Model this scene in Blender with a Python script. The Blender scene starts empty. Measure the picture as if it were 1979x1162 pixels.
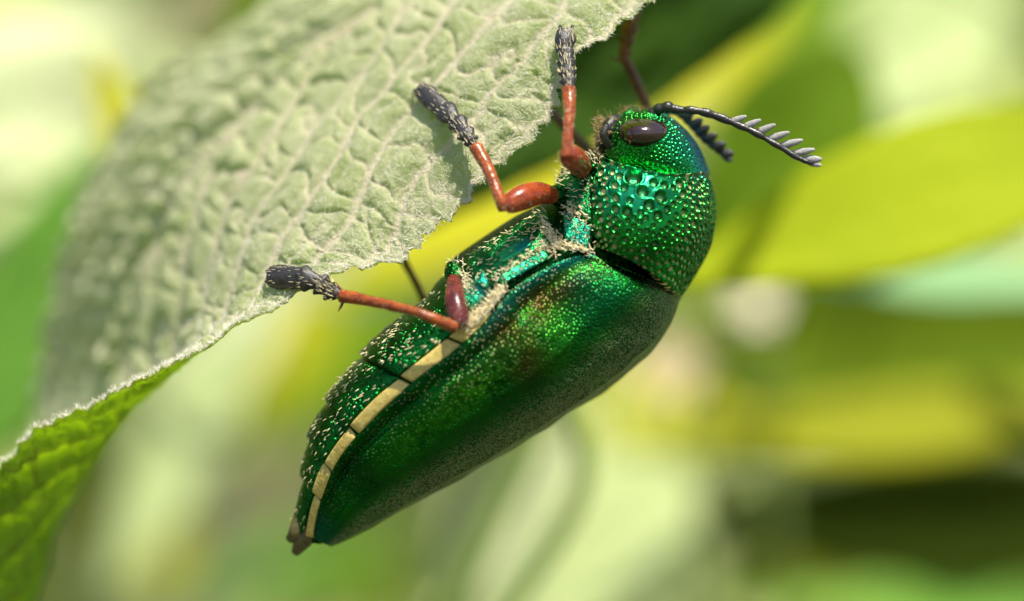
import bpy, math, random
import numpy as np
from mathutils import Vector, Matrix
random.seed(7); RNG = np.random.default_rng(11)
scene = bpy.context.scene
COL = scene.collection
# One Blender unit is one centimetre: the beetle is 4.5 cm long and the lens stands 21 cm away.
D = 21.0; S = 260.0; W0, H0 = 1979.0, 1162.0

# ------------------------------------------------------------------ camera, sky, sun, exposure
cam_d = bpy.data.cameras.new('camera'); cam = bpy.data.objects.new('camera', cam_d); COL.objects.link(cam)
cam.location = (0, -D, 0); cam.rotation_euler = (math.pi/2, 0, 0)
cam_d.sensor_width = 360.0; cam_d.lens = 360.0*D/(W0/S)
cam_d.clip_start = 0.5; cam_d.clip_end = 6000
cam_d.dof.use_dof = True; cam_d.dof.focus_distance = D-0.42; cam_d.dof.aperture_fstop = .76
scene.camera = cam
SUN = Vector((0.18, -0.36, 0.91)).normalized()
world = bpy.data.worlds.new('World'); scene.world = world; world.use_nodes = True
wn = world.node_tree.nodes; wl = world.node_tree.links
sky = wn.new('ShaderNodeTexSky'); sky.sky_type = 'NISHITA'; sky.sun_disc = False
sky.sun_elevation = math.asin(SUN.z); sky.sun_rotation = math.atan2(SUN.x, SUN.y)
wl.new(sky.outputs[0], wn['Background'].inputs[0]); wn['Background'].inputs[1].default_value = 0.10
sun_d = bpy.data.lights.new('sun', 'SUN'); sun_d.energy = 4.4; sun_d.angle = math.radians(0.53); sun_d.color = (1, .94, .82)
sun = bpy.data.objects.new('sun', sun_d); COL.objects.link(sun); sun.location = SUN*40
sun.rotation_euler = SUN.to_track_quat('Z', 'Y').to_euler()
scene.view_settings.view_transform = 'Standard'; scene.view_settings.look = 'None'
scene.view_settings.exposure = 1.15; scene.view_settings.gamma = 1.0
scene.render.resolution_x = 1024; scene.render.resolution_y = 601

# ------------------------------------------------------------------ helpers
def P(px, py, y=0.0):
    k = (D+y)/D
    return np.array([(px-W0/2)/S*k, y, (H0/2-py)/S*k])
def Pa(a):
    a = np.asarray(a, float); k = (D+a[..., 2])/D
    return np.stack([(a[..., 0]-W0/2)/S*k, a[..., 2], (H0/2-a[..., 1])/S*k], -1)
def pix(p):
    k = D/(D+p[..., 1])
    return np.stack([p[..., 0]*k*S+W0/2, H0/2-p[..., 2]*k*S], -1)
def cr(pts, n):
    """Catmull-Rom through the rows of pts, n samples."""
    pts = np.asarray(pts, float); k = len(pts)
    ext = np.concatenate([[2*pts[0]-pts[1]], pts, [2*pts[-1]-pts[-2]]])
    t = np.linspace(0, k-1, n) if np.isscalar(n) else np.asarray(n)*(k-1)
    i = np.minimum(t.astype(int), k-2); f = t-i
    f = f.reshape((-1,)+(1,)*(pts.ndim-1))
    a, b, c, d = ext[i], ext[i+1], ext[i+2], ext[i+3]
    return .5*((2*b)+(c-a)*f+(2*a-5*b+4*c-d)*f**2+(3*b-a-3*c+d)*f**3)
def hashf(ix, iy, iz, seed):
    h = (ix.astype(np.int64)*374761393+iy.astype(np.int64)*668265263+iz.astype(np.int64)*2147483647+seed*974634777) & 0xffffffff
    h = ((h ^ (h >> 13))*1274126177) & 0xffffffff
    return ((h ^ (h >> 16)) & 0xffff)/65535.0
def vnoise(p, seed=0):
    p = np.asarray(p, float); i = np.floor(p); f = p-i; f = f*f*(3-2*f); r = 0
    for dx in (0, 1):
        for dy in (0, 1):
            for dz in (0, 1):
                w = (f[..., 0] if dx else 1-f[..., 0])*(f[..., 1] if dy else 1-f[..., 1])*(f[..., 2] if dz else 1-f[..., 2])
                r = r+w*hashf(i[..., 0]+dx, i[..., 1]+dy, i[..., 2]+dz, seed)
    return r
def fbm(p, seed=0, o=3):
    r = 0; a = .5
    for k in range(o):
        r = r+a*vnoise(np.asarray(p)*2**k, seed+k); a *= .5
    return r/(1-.5**o)
def grid_normals(G, cu=False, cv=False):
    def d(A, ax, c):
        if c: return np.roll(A, -1, ax)-np.roll(A, 1, ax)
        return np.gradient(A, axis=ax)
    n = np.cross(d(G, 0, cu), d(G, 1, cv)); l = np.linalg.norm(n, axis=-1, keepdims=True)
    return n/np.maximum(l, 1e-9)
def smooth(x, a, b):
    t = np.clip((x-a)/(b-a), 0, 1); return t*t*(3-2*t)

ORG = {}
def obj(name, V, F, mat, parent=None, attrs=None, smooth_shade=True, org=None):
    """One mesh object. V is in scene space, F an (n,4)/(n,3) array or a list of such arrays."""
    V = np.asarray(V, float).reshape(-1, 3)
    o0 = ORG[parent.name] if parent else (np.zeros(3) if org is None else np.asarray(org, float))
    me = bpy.data.meshes.new(name)
    Fs = F if isinstance(F, list) else [F]
    Fs = [np.asarray(f, np.int32) for f in Fs if len(f)]
    me.vertices.add(len(V)); me.vertices.foreach_set('co', (V-o0).astype(np.float32).ravel())
    li = np.concatenate([f.ravel() for f in Fs]); tot = np.concatenate([np.full(len(f), f.shape[1], np.int32) for f in Fs])
    st = np.concatenate([[0], np.cumsum(tot)[:-1]]).astype(np.int32)
    me.loops.add(len(li)); me.loops.foreach_set('vertex_index', li)
    me.polygons.add(len(tot)); me.polygons.foreach_set('loop_start', st); me.polygons.foreach_set('loop_total', tot)
    me.polygons.foreach_set('use_smooth', np.full(len(tot), smooth_shade))
    me.update(calc_edges=True)
    for k, v in (attrs or {}).items():
        a = me.attributes.new(k, 'FLOAT', 'POINT'); a.data.foreach_set('value', np.asarray(v, np.float32).ravel())
    for m in (mat if isinstance(mat, (list, tuple)) else [mat]): me.materials.append(m)
    o = bpy.data.objects.new(name, me); COL.objects.link(o)
    if parent: o.parent = parent
    else: o.location = o0
    ORG[o.name] = o0
    return o
def empty(name, loc):
    o = bpy.data.objects.new(name, None); COL.objects.link(o); o.location = loc; ORG[o.name] = np.asarray(loc, float)
    o.empty_display_size = .3
    return o
def tag(o, label=None, cat=None, group=None, kind=None):
    for k, v in (('label', label), ('category', cat), ('group', group), ('kind', kind)):
        if v: o[k] = v
    return o
def gridF(n, m, cu=False, cv=False, flip=False):
    i = np.arange(n if cu else n-1); j = np.arange(m if cv else m-1)
    I, J = np.meshgrid(i, j, indexing='ij'); I2 = (I+1) % n; J2 = (J+1) % m
    f = np.stack([I*m+J, I2*m+J, I2*m+J2, I*m+J2], -1).reshape(-1, 4)
    return f[:, ::-1] if flip else f
def frames(C):
    T = np.gradient(C, axis=0); T /= np.maximum(np.linalg.norm(T, axis=1, keepdims=True), 1e-9)
    n = np.cross(T[0], [0, 1, 0]);
    if np.linalg.norm(n) < 1e-3: n = np.cross(T[0], [1, 0, 0])
    N = []
    for t in T:
        n = n-t*np.dot(n, t); n = n/np.linalg.norm(n); N.append(n)
    N = np.array(N); return T, N, np.cross(T, N)
def tube(pts, rad, n=24, sides=12, flat=1.0, noise=0, cap=True):
    """Tapered tube through scene points; returns V, F list. flat squashes it along depth."""
    C = cr(pts, n); R = cr(np.asarray(rad, float)[:, None], n)[:, 0]
    T, N, B = frames(C); a = np.linspace(0, 2*math.pi, sides, endpoint=False)
    G = C[:, None]+R[:, None, None]*(np.cos(a)[None, :, None]*N[:, None]+flat*np.sin(a)[None, :, None]*B[:, None])
    if noise: G = G+(fbm(G*14, 5)-.5)[..., None]*noise*(G-C[:, None])/R[:, None, None].clip(.01)*2
    V = G.reshape(-1, 3); F = [gridF(n, sides, cv=True)]
    if cap:
        e0 = C[0]-T[0]*R[0]*.45; e1 = C[-1]+T[-1]*R[-1]*.45; k = len(V); V = np.vstack([V, e0, e1])
        j = np.arange(sides); j2 = (j+1) % sides
        F.append(np.stack([np.full(sides, k), j, j2], -1)); b = (n-1)*sides
        F.append(np.stack([np.full(sides, k+1), b+j2, b+j], -1))
    return V, F
class MB:
    """Collects several V,F pieces that belong to one part."""
    def __init__(s): s.V = []; s.F = {3: [], 4: []}; s.n = 0; s.A = []
    def add(s, V, F, a=None):
        V = np.asarray(V).reshape(-1, 3)
        for f in (F if isinstance(F, list) else [F]):
            f = np.asarray(f); s.F[f.shape[1]].append(f+s.n)
        s.V.append(V); s.n += len(V)
        if a is not None: s.A.append(np.broadcast_to(a, (len(V),)))
    def build(s, name, mat, parent=None, **k):
        Fs = [np.concatenate(v) for v in s.F.values() if v]
        if s.A: k['attrs'] = {'rnd': np.concatenate(s.A)}
        return obj(name, np.concatenate(s.V), Fs, mat, parent, **k)
def blades(P0, Dr, L, w, rnd=None, bend=.25):
    """Many thin three-sided hairs as one V,F: roots P0, directions Dr, lengths L, widths w."""
    n = len(P0); Dr = Dr/np.linalg.norm(Dr, axis=1, keepdims=True)
    r = RNG.normal(size=(n, 3)); s = np.cross(Dr, r); s /= np.linalg.norm(s, axis=1, keepdims=True); t = np.cross(Dr, s)
    L = np.broadcast_to(L, (n,))[:, None]; w = np.broadcast_to(w, (n,))[:, None]
    mid = P0+Dr*L*.55+t*L*bend*.3; tip = P0+Dr*L+t*L*bend
    def ring(c, k): return [c+s*w*k, c+(-.5*s+.87*t)*w*k, c+(-.5*s-.87*t)*w*k]
    V = np.stack(ring(P0, .5)+ring(mid, .42)+[tip], 1); b = (np.arange(n)*7)[:, None, None]
    q = np.array([[0, 1, 4, 3], [1, 2, 5, 4], [2, 0, 3, 5]])[None]+b; tr = np.array([[3, 4, 6], [4, 5, 6], [5, 3, 6]])[None]+b
    return V.reshape(-1, 3), [q.reshape(-1, 4), tr.reshape(-1, 3)]

# ------------------------------------------------------------------ materials
class NT:
    def __init__(s, name):
        s.m = bpy.data.materials.new(name); s.m.use_nodes = True; s.t = s.m.node_tree; s.t.nodes.clear()
        s.out = s.n('ShaderNodeOutputMaterial')
    def n(s, typ, **k):
        o = s.t.nodes.new(typ)
        for a, v in k.items():
            if a[0] == '_': setattr(o, a[1:], v)
            else: s.set(o.inputs[a.replace('__', ' ')], v)
        return o
    def set(s, i, v):
        if isinstance(v, bpy.types.NodeSocket): s.t.links.new(v, i)
        elif isinstance(v, (tuple, list)) and len(v) == 3 and i.type == 'RGBA': i.default_value = (*v, 1)
        else: i.default_value = v
    def attr(s, name): return s.n('ShaderNodeAttribute', _attribute_name=name).outputs['Fac']
    def co(s): return s.n('ShaderNodeTexCoord').outputs['Object']
    def noise(s, scale, detail=3, vec=None, rough=.55):
        return s.n('ShaderNodeTexNoise', Vector=vec or s.co(), Scale=scale, Detail=detail, Roughness=rough).outputs['Fac']
    def vor(s, scale, vec=None, feature='F1', rand=1.0):
        o = s.n('ShaderNodeTexVoronoi', _feature=feature, Vector=vec or s.co(), Scale=scale, Randomness=rand); return o
    def ramp(s, fac, a, b):
        return s.n('ShaderNodeMapRange', Value=fac, From__Min=a, From__Max=b).outputs[0]
    def mix(s, fac, a, b):
        o = s.n('ShaderNodeMix', _data_type='RGBA'); s.set(o.inputs['Factor'], fac)
        s.set(o.inputs[6], a); s.set(o.inputs[7], b); return o.outputs[2]
    def math(s, op, a, b=0.0):
        o = s.n('ShaderNodeMath', _operation=op); s.set(o.inputs[0], a); s.set(o.inputs[1], b); return o.outputs[0]
    def bump(s, h, dist, strength=1.0): return s.n('ShaderNodeBump', Height=h, Distance=dist, Strength=strength).outputs[0]
    def prin(s, **k): return s.n('ShaderNodeBsdfPrincipled', **k).outputs[0]
    def mixs(s, f, a, b):
        o = s.n('ShaderNodeMixShader'); s.set(o.inputs[0], f); s.t.links.new(a, o.inputs[1]); s.t.links.new(b, o.inputs[2]); return o.outputs[0]
    def done(s, sh): s.t.links.new(sh, s.out.inputs[0]); return s.m

def leaf_mat(name, c1, c2, trans, tr=.45, scale=.6, rough=.5, attr=None):
    """Translucent leaf blade: reflected colour between c1 and c2, transmitted colour trans."""
    k = NT(name); f = k.ramp(k.noise(scale, 4), .35, .65)
    c = k.mix(f, c1, c2)
    if attr: c = k.mix(k.math('MULTIPLY', k.attr(attr), .75), c, tuple(min(1, x*1.35+.04) for x in c2))
    r = k.attr('rnd') if attr is None else None
    b = k.prin(Base__Color=c, Roughness=rough, Normal=k.bump(k.noise(scale*14, 3), .04, .5))
    b.node.inputs['Specular IOR Level'].default_value = .12
    t = k.n('ShaderNodeBsdfTranslucent', Color=k.mix(f, trans, tuple(x*.8 for x in trans))).outputs[0]
    return k.done(k.mixs(tr, b, t))

def make_host_leaf_mats():
    k = NT('pale_leaf_face'); v = k.attr('vein'); co = k.co()
    fuzz = k.math('MULTIPLY', k.ramp(k.noise(44, 5, co, .75), .40, .60), k.ramp(k.noise(5, 3, co), .25, .6))
    big = k.ramp(k.noise(1.3, 3, co), .38, .66)
    green = k.mix(k.noise(9, 3, co), (.14, .19, .05), (.30, .325, .135))
    col = k.mix(k.math('MULTIPLY', fuzz, .75), green, (.66, .60, .43))
    col = k.mix(k.math('MAXIMUM', k.math('MULTIPLY', big, .30), k.math('MULTIPLY', k.attr('down'), .55)), col, (.66, .60, .45))
    col = k.mix(k.math('MULTIPLY', v, .85), col, (.68, .57, .43))
    cell = k.vor(13, co, 'DISTANCE_TO_EDGE').outputs['Distance']
    h = k.math('ADD', k.math('MULTIPLY', k.ramp(cell, 0, .09), .25), k.math('MULTIPLY', k.noise(60, 4, co, .7), .7))
    col = k.mix(k.math('MULTIPLY', k.ramp(cell, .045, 0.0), .45), col, (.60, .55, .40))
    b = k.prin(Base__Color=col, Roughness=.75, Normal=k.bump(h, .022, .85)); b.node.inputs['Specular IOR Level'].default_value = .2
    b.node.inputs['Sheen Weight'].default_value = .12
    t = k.n('ShaderNodeBsdfTranslucent', Color=(.78, .92, .10)).outputs[0]
    m1 = k.done(k.mixs(.42, b, t))
    k = NT('green_leaf_back'); v = k.attr('vein'); co = k.co()
    col = k.mix(k.noise(7, 4, co), (.12, .22, .02), (.20, .30, .035))
    v = k.ramp(v, .6, 1.1); col = k.mix(k.math('MULTIPLY', v, .7), col, (.17, .10, .05))
    tc = k.mix(k.math('MULTIPLY', v, .55), k.mix(k.noise(6, 3, co), (.46, .70, .04), (.58, .80, .07)), (.25, .24, .05))
    cell = k.vor(13, co, 'DISTANCE_TO_EDGE').outputs['Distance']
    b = k.prin(Base__Color=col, Roughness=.6, Normal=k.bump(k.ramp(cell, 0, .08), .02, .7))
    t = k.n('ShaderNodeBsdfTranslucent', Color=tc).outputs[0]
    return m1, k.done(k.mixs(.68, b, t))

def make_elytron():
    k = NT('elytron_metal'); co = k.co()
    n1 = k.ramp(k.noise(2.2, 3, co), .35, .65); n2 = k.ramp(k.noise(17, 4, co, .7), .38, .62)
    col = k.mix(n1, (.002, .042, .004), (.007, .115, .006))
    col = k.mix(k.math('MULTIPLY', n2, .55), col, (.004, .060, .018))
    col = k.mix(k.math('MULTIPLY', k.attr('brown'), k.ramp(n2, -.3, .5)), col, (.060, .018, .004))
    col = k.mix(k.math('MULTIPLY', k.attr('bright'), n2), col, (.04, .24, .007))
    col = k.mix(k.attr('teal'), col, (.004, .085, .060))
    v = k.vor(40, co); d = v.outputs['Distance']
    fib = k.noise(48, 2, co, .6); fr = k.math('ABSOLUTE', k.math('SUBTRACT', fib, .5))
    nrm = k.bump(k.math('ADD', k.ramp(d, .1, .5), k.math('MULTIPLY', fib, .9)), .014, .5)
    met = k.prin(Base__Color=col, Metallic=1.0, Roughness=.36, Normal=nrm)
    dot = k.math('MULTIPLY', k.ramp(d, .26, .14), k.attr('dots'))
    dust = k.math('MULTIPLY', k.ramp(fr, .066, .018), k.attr('dust'))
    dif = k.prin(Base__Color=k.mix(k.attr('dust'), (.40, .36, .18), (.125, .16, .06)), Roughness=.7, Normal=nrm)
    return k.done(k.mixs(k.math('MAXIMUM', dot, dust), met, dif))
def make_pronotum(name, blue):
    k = NT(name); co = k.co(); p = k.attr('pit')
    n1 = k.ramp(k.noise(4, 3, co), .35, .65)
    col = k.mix(n1, (.007, .105, .012), (.012, .20, .018))
    col = k.mix(k.attr('teal'), col, (.020, .36, .14))
    col = k.mix(k.attr('blue'), col, (.02, .12, .26))
    col = k.mix(k.math('MULTIPLY', p, .5), col, (.02, .15, .02))
    nrm = k.bump(k.noise(70, 3, co), .003, .4)
    met = k.prin(Base__Color=col, Metallic=1.0, Roughness=.23, Normal=nrm)
    f = k.math('MULTIPLY', k.attr('tan'), k.ramp(p, .28, .50))
    dif = k.prin(Base__Color=k.mix(k.noise(30, 2, co), (.62, .54, .28), (.45, .36, .14)), Roughness=.7)
    return k.done(k.mixs(f, met, dif))
def make_plate(name, c1, c2, rough=.32, tan=.0, dots=26, bumpd=.02):
    k = NT(name); co = k.co()
    col = k.mix(k.ramp(k.noise(5, 4, co), .35, .65), c1, c2)
    v = k.vor(dots, co); d = v.outputs['Distance']
    nrm = k.bump(k.math('ADD', k.ramp(d, .05, .45), k.math('MULTIPLY', k.noise(60, 3, co), .5)), bumpd, .8)
    met = k.prin(Base__Color=col, Metallic=1.0, Roughness=rough, Normal=nrm)
    if not tan: return k.done(met)
    f = k.math('MULTIPLY', k.ramp(d, .3, .2), k.math('MULTIPLY', k.ramp(k.noise(3, 2, co), .4, .6), tan))
    dif = k.prin(Base__Color=(.62, .55, .30), Roughness=.65)
    return k.done(k.mixs(f, met, dif))
def make_chitin(name, c1, c2, rough=.30, spec=.42, dots=True, coat=.0):
    k = NT(name); co = k.co()
    col = k.mix(k.ramp(k.noise(11, 4, co), .35, .65), tuple(x*.8 for x in c1), c2); d = k.vor(46, co).outputs['Distance']
    if dots: col = k.mix(k.math('MULTIPLY', k.ramp(d, .22, .10), .55), col, (.74, .44, .22))
    b = k.prin(Base__Color=col, Roughness=rough, Normal=k.bump(k.ramp(d, .1, .4), .018, .9))
    b.node.inputs['Specular IOR Level'].default_value = spec; b.node.inputs['Coat Weight'].default_value = coat
    b.node.inputs['Subsurface Weight'].default_value = .35; b.node.inputs['Subsurface Radius'].default_value = (1, .35, .1); b.node.inputs['Subsurface Scale'].default_value = .05
    return k.done(b)
def make_plain(name, c1, c2, rough=.6, scale=20, metal=0.0, bumpd=.01, coat=0.0):
    k = NT(name); co = k.co(); n = k.noise(scale, 4, co, .65)
    b = k.prin(Base__Color=k.mix(k.ramp(n, .35, .65), c1, c2), Roughness=rough, Metallic=metal, Normal=k.bump(n, bumpd, .6))
    b.node.inputs['Coat Weight'].default_value = coat
    return k.done(b)

M = {}
M['leafA'], M['leafB'] = make_host_leaf_mats()
M['hair'] = make_plain('leaf_hair', (.62, .60, .48), (.75, .72, .60), .6)
M['elytron'] = make_elytron()
M['pronotum'] = make_pronotum('pronotum_metal', 0)
M['sternite'] = make_plate('sternite_metal', (.004, .055, .010), (.007, .125, .02), .30, 0)
M['thorax'] = make_plate('thorax_metal', (.006, .085, .02), (.015, .22, .06), .30, .8, 30)
M['tealplate'] = make_plate('teal_plate', (.012, .20, .15), (.03, .34, .10), .26, .45, 24)
M['greenedge'] = make_plate('green_edge', (.02, .42, .10), (.03, .50, .20), .22, 0, 20, .006)
M['core'] = make_plate('dark_cuticle', (.003, .022, .004), (.006, .045, .008), .38, 0, 34, .012)
M['band'] = make_plain('pale_band', (.34, .25, .045), (.50, .39, .11), .55, 24, 0, .012)
M['cream'] = make_plain('cream_hair', (.80, .68, .40), (.90, .80, .54), .6)
M['seta'] = make_plain('pale_bristle', (.58, .47, .23), (.72, .63, .40), .45)
M['leg'] = make_chitin('orange_leg', (.19, .030, .003), (.32, .070, .005))
M['femur'] = make_chitin('red_leg', (.18, .020, .003), (.30, .045, .006), .25)
M['farleg'] = make_chitin('brown_leg', (.09, .026, .010), (.16, .05, .015), .3, .5, False)
M['hindfemur'] = make_chitin('purple_leg', (.075, .010, .010), (.13, .02, .016), .25)
M['tarsus'] = make_plain('black_tarsus', (.012, .011, .010), (.035, .030, .026), .42, 30, 0, .015)
M['tail'] = make_plain('tail_brown', (.035, .03, .008), (.09, .075, .02), .4, 20)
M['antenna'] = make_plain('black_antenna', (.008, .007, .006), (.02, .018, .016), .3, 30)
M['tooth'] = make_plain('grey_lamella', (.20, .19, .175), (.29, .28, .26), .6, 40)
M['shadetooth'] = make_plain('shaded_lamella', (.012, .011, .010), (.025, .022, .02), .5, 40)  # far antenna's shade painted into the lamella colour
k = NT('eye_gloss')
c = k.mix(k.ramp(k.noise(3, 2), .4, .6), (.012, .005, .003), (.035, .014, .009))
b = k.prin(Base__Color=c, Roughness=.16, Normal=k.bump(k.vor(90).outputs['Distance'], .0015, .4)); b.node.inputs['Coat Weight'].default_value = .5
M['eye'] = k.done(b)
M['brownhair'] = make_plain('brown_hair', (.20, .12, .04), (.36, .25, .10), .5)

# ------------------------------------------------------------------ ground and far foliage
GZ = -46.0
k = NT('ground_earth'); n = k.noise(.06, 6)
b = k.prin(Base__Color=k.mix(k.ramp(n, .4, .6), (.055, .075, .018), (.11, .085, .045)), Roughness=.9, Normal=k.bump(k.noise(1.2, 5), .8, .7))
gm = k.done(b)
n_ = 60; r = np.concatenate([[0], np.geomspace(6, 3500, 59)]); a = np.linspace(0, 2*math.pi, 48, endpoint=False)
Gx = r[:, None]*np.cos(a); Gy = r[:, None]*np.sin(a); Gz = GZ+1.5*(fbm(np.stack([Gx*.03, Gy*.03, Gx*0], -1), 3)-.5)
tag(obj('ground', np.stack([Gx, Gy, Gz], -1), gridF(60, 48, cv=True), gm), kind='structure')

def leaf_shape(n, m):
    """Outline of a generic pointed leaf: along (0..1), half-width profile."""
    t = np.linspace(0, 1, n); w = np.sin(math.pi*np.clip(t, 0, 1)**.82)**.8*(1-.25*t); w[0] = .03; w[-1] = .005
    return t, w, np.linspace(-1, 1, m)

def foliage_mass(name, n, box, size, mat, label, face=(.0, -.75, .65), seed=1):
    """A far hedge: n folded leaves spread through a box; one mesh nobody could count."""
    g = np.random.default_rng(seed)
    c = np.stack([g.uniform(*box[0], n), g.uniform(*box[1], n), g.uniform(*box[2], n)], -1)
    nr = np.asarray(face)+g.normal(size=(n, 3))*.42; nr /= np.linalg.norm(nr, axis=1, keepdims=True)
    ax = g.normal(size=(n, 3)); ax[:, 2] -= .6; ax -= nr*np.sum(ax*nr, 1, keepdims=True); ax /= np.linalg.norm(ax, axis=1, keepdims=True)
    sd = np.cross(ax, nr); L = g.uniform(*size, n)[:, None]; Wd = L*g.uniform(.22, .34, (n, 1))
    rows = []
    for t, w, dz in ((0, .05, 0), (.3, .9, .05), (.62, .85, .04), (1, .02, -.12)):
        ctr = c+ax*L*(t-.5)+nr*L*dz
        rows += [ctr-sd*Wd*w+nr*L*.05*w, ctr, ctr+sd*Wd*w+nr*L*.05*w]
    V = np.stack(rows, 1); b = (np.arange(n)*12)[:, None, None]
    q = np.array([[3*i+j, 3*i+j+1, 3*i+j+4, 3*i+j+3] for i in range(3) for j in range(2)])[None]+b
    o = obj(name, V.reshape(-1, 3), q.reshape(-1, 4), mat, attrs={'rnd': np.repeat(g.random(n), 12)})
    tag(o, label, 'foliage', kind='stuff'); return o
k = NT('far_foliage'); rn = k.attr('rnd'); co = k.co()
n1 = k.ramp(k.noise(.07, 3, co), .40, .60)
c = k.mix(rn, (.28, .36, .09), (.58, .62, .32)); c = k.mix(n1, c, k.mix(rn, (.36, .39, .04), (.66, .68, .44)))
b = k.prin(Base__Color=c, Roughness=.45); t = k.n('ShaderNodeBsdfTranslucent', Color=k.mix(rn, (.55, .65, .08), (.75, .80, .30))).outputs[0]
fm = k.done(k.mixs(.4, b, t))
foliage_mass('far_foliage', 5200, ((-75, 75), (52, 88), (GZ, 62)), (5, 10), fm, 'far sunlit yellow-green foliage blurred into soft pale patches')

# ------------------------------------------------------------------ background shrubs
def leaf_mesh(base, tip, width, up, curl=.12, fold=.18, n=26, m=13, wav=.03, seed=0, skew=0):
    base = np.asarray(base, float); tip = np.asarray(tip, float); ax = tip-base; L = np.linalg.norm(ax); ax /= L
    up = np.asarray(up, float); up = up-ax*np.dot(up, ax); up /= np.linalg.norm(up); sd = np.cross(ax, up)
    t, w, v = leaf_shape(n, m); T = t[:, None]; Vv = v[None]
    G = base+ax*(T*L)[..., None]+sd*(Vv*w[:, None]*width/2)[..., None]
    h = fold*width/2*np.abs(Vv)*w[:, None]-curl*L*(T-.0)**2+curl*L*T
    h = h+wav*L*(fbm(np.stack([T*4+Vv*0, Vv*1.5+T*0, T*0+Vv*0+seed], -1), seed)-.5)
    lat = .012*width*np.cos((T*16-np.abs(Vv)*3.0)*2*math.pi/1.6)
    G = G+up*(h+lat)[..., None]+sd*(skew*width*(T-.5)**2)[..., None]
    return G
def solid(o, th): md = o.modifiers.new('thickness', 'SOLIDIFY'); md.thickness = th; md.offset = -1
def shrub(name, label, stem_pts, stem_r, leaves, stem_mat, cat='shrub', group=None):
    root = empty(name, stem_pts[0]); tag(root, label, cat, group)
    V, F = tube(stem_pts, stem_r, 40, 10); obj('stem', V, F, stem_mat, root)
    Cs = cr(np.asarray(stem_pts, float), 120)
    for i, (b, tp, wd, up, mat, lab, kw) in enumerate(leaves):
        b3 = P(*b); t3 = P(*tp); w3 = wd/S*(D+(b[2]+tp[2])/2)/D
        G = leaf_mesh(b3, t3, w3, up, seed=i+3, **kw)
        o = obj('leaf', G, gridF(*G.shape[:2]), mat, root); solid(o, .03)
        if lab: o['label'] = lab
        j = np.argmin(np.linalg.norm(Cs-b3-np.array([0, 0, -1.2]), axis=1)); s0 = Cs[j]; mid = (s0+b3)/2+np.array([0, 0, .12*np.linalg.norm(s0-b3)])
        V, F = tube([s0, mid, b3+.02*(t3-b3)], [.09, .07, .06], 14, 8); obj('petiole', V, F, stem_mat, o)
    return root
STEM = make_plain('green_stem', (.10, .17, .03), (.17, .22, .05), .5, 3, 0, .02)
def lm(name, c1, tr, mixf=.45, rough=.6): return leaf_mat(name, tuple(x*.85 for x in c1), tuple(min(1, x*1.15) for x in c1), tr, mixf, .35, rough)
LIME = lm('lime_leaf', (.36, .42, .012), (.80, .86, .02), .5)
YEL = lm('yellow_leaf', (.48, .46, .02), (.86, .84, .03), .45)
MID = lm('mid_green_leaf', (.14, .235, .009), (.38, .55, .02), .4)
OLI = lm('olive_leaf', (.125, .19, .006), (.25, .36, .01), .35)
DRK = lm('shade_gap_leaf', (.05, .08, .004), (.05, .10, .005), .3)  # tone darkened so the leaf stands in for a shaded gap
TEA = lm('blue_green_leaf', (.22, .38, .17), (.30, .50, .16), .3)
PAL = lm('pale_leaf', (.52, .60, .28), (.75, .82, .35), .35)
CRM = lm('cream_leaf', (.55, .59, .34), (.9, .92, .6), .35)
GRN = lm('fresh_green_leaf', (.17, .36, .05), (.35, .60, .08), .4)
TAU = lm('withered_leaf', (.36, .33, .17), (.45, .42, .18), .3)
OLY = lm('olive_yellow_leaf', (.27, .285, .010), (.50, .52, .02), .4)
kw = dict
shrub('lime_shrub', 'shrub with broad backlit lime leaf and dull teal leaf, right of the beetle',
      [(6.9, 5.6, GZ), (7.3, 5.8, -24), (6.9, 5.4, -6), (6.8, 5.4, 3)], [.5, .42, .28, .15], [
    ((2150, 260, 4.3), (1290, 560, 4.6), 350, (.05, -.85, .5), LIME, 'broad lime-yellow leaf narrowing towards the beetle', kw(curl=.06, fold=.1, skew=.10)),
    ((2130, 560, 7.5), (1400, 520, 7.5), 165, (0, -.6, .8), TEA, 'dull blue-green leaf under the lime leaf', kw(curl=-.04)),
    ], STEM)
shrub('olive_shrub', 'shrub with long olive and yellow leaves over a dark one, below the lime leaf',
      [(11, 14, GZ), (11.6, 14.5, -26), (11, 14, -10), (10.5, 14, 0)], [.5, .4, .28, .12], [
    ((2200, 650, 14), (1160, 690, 15), 380, (0, -.95, .1), OLI, 'broad olive-green leaf in half shade', kw(curl=.05)),
    ((2150, 800, 10.5), (1200, 875, 11), 190, (0, -.8, .6), OLY, 'yellow-green leaf lying below the olive leaf', kw(curl=.04)),
    ((2250, 985, 16), (1270, 1000, 16), 330, (0, -1, -.25), DRK, 'dark green leaf standing in for a shaded gap', kw(curl=.03)),
    ((2250, 1230, 17), (1400, 1180, 19), 170, (0, -.6, .8), GRN, None, kw(curl=.03)),
    ((2150, 430, 16), (1850, 470, 17), 120, (0, -.6, .8), PAL, None, kw(curl=.03)),
    ], STEM)
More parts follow.
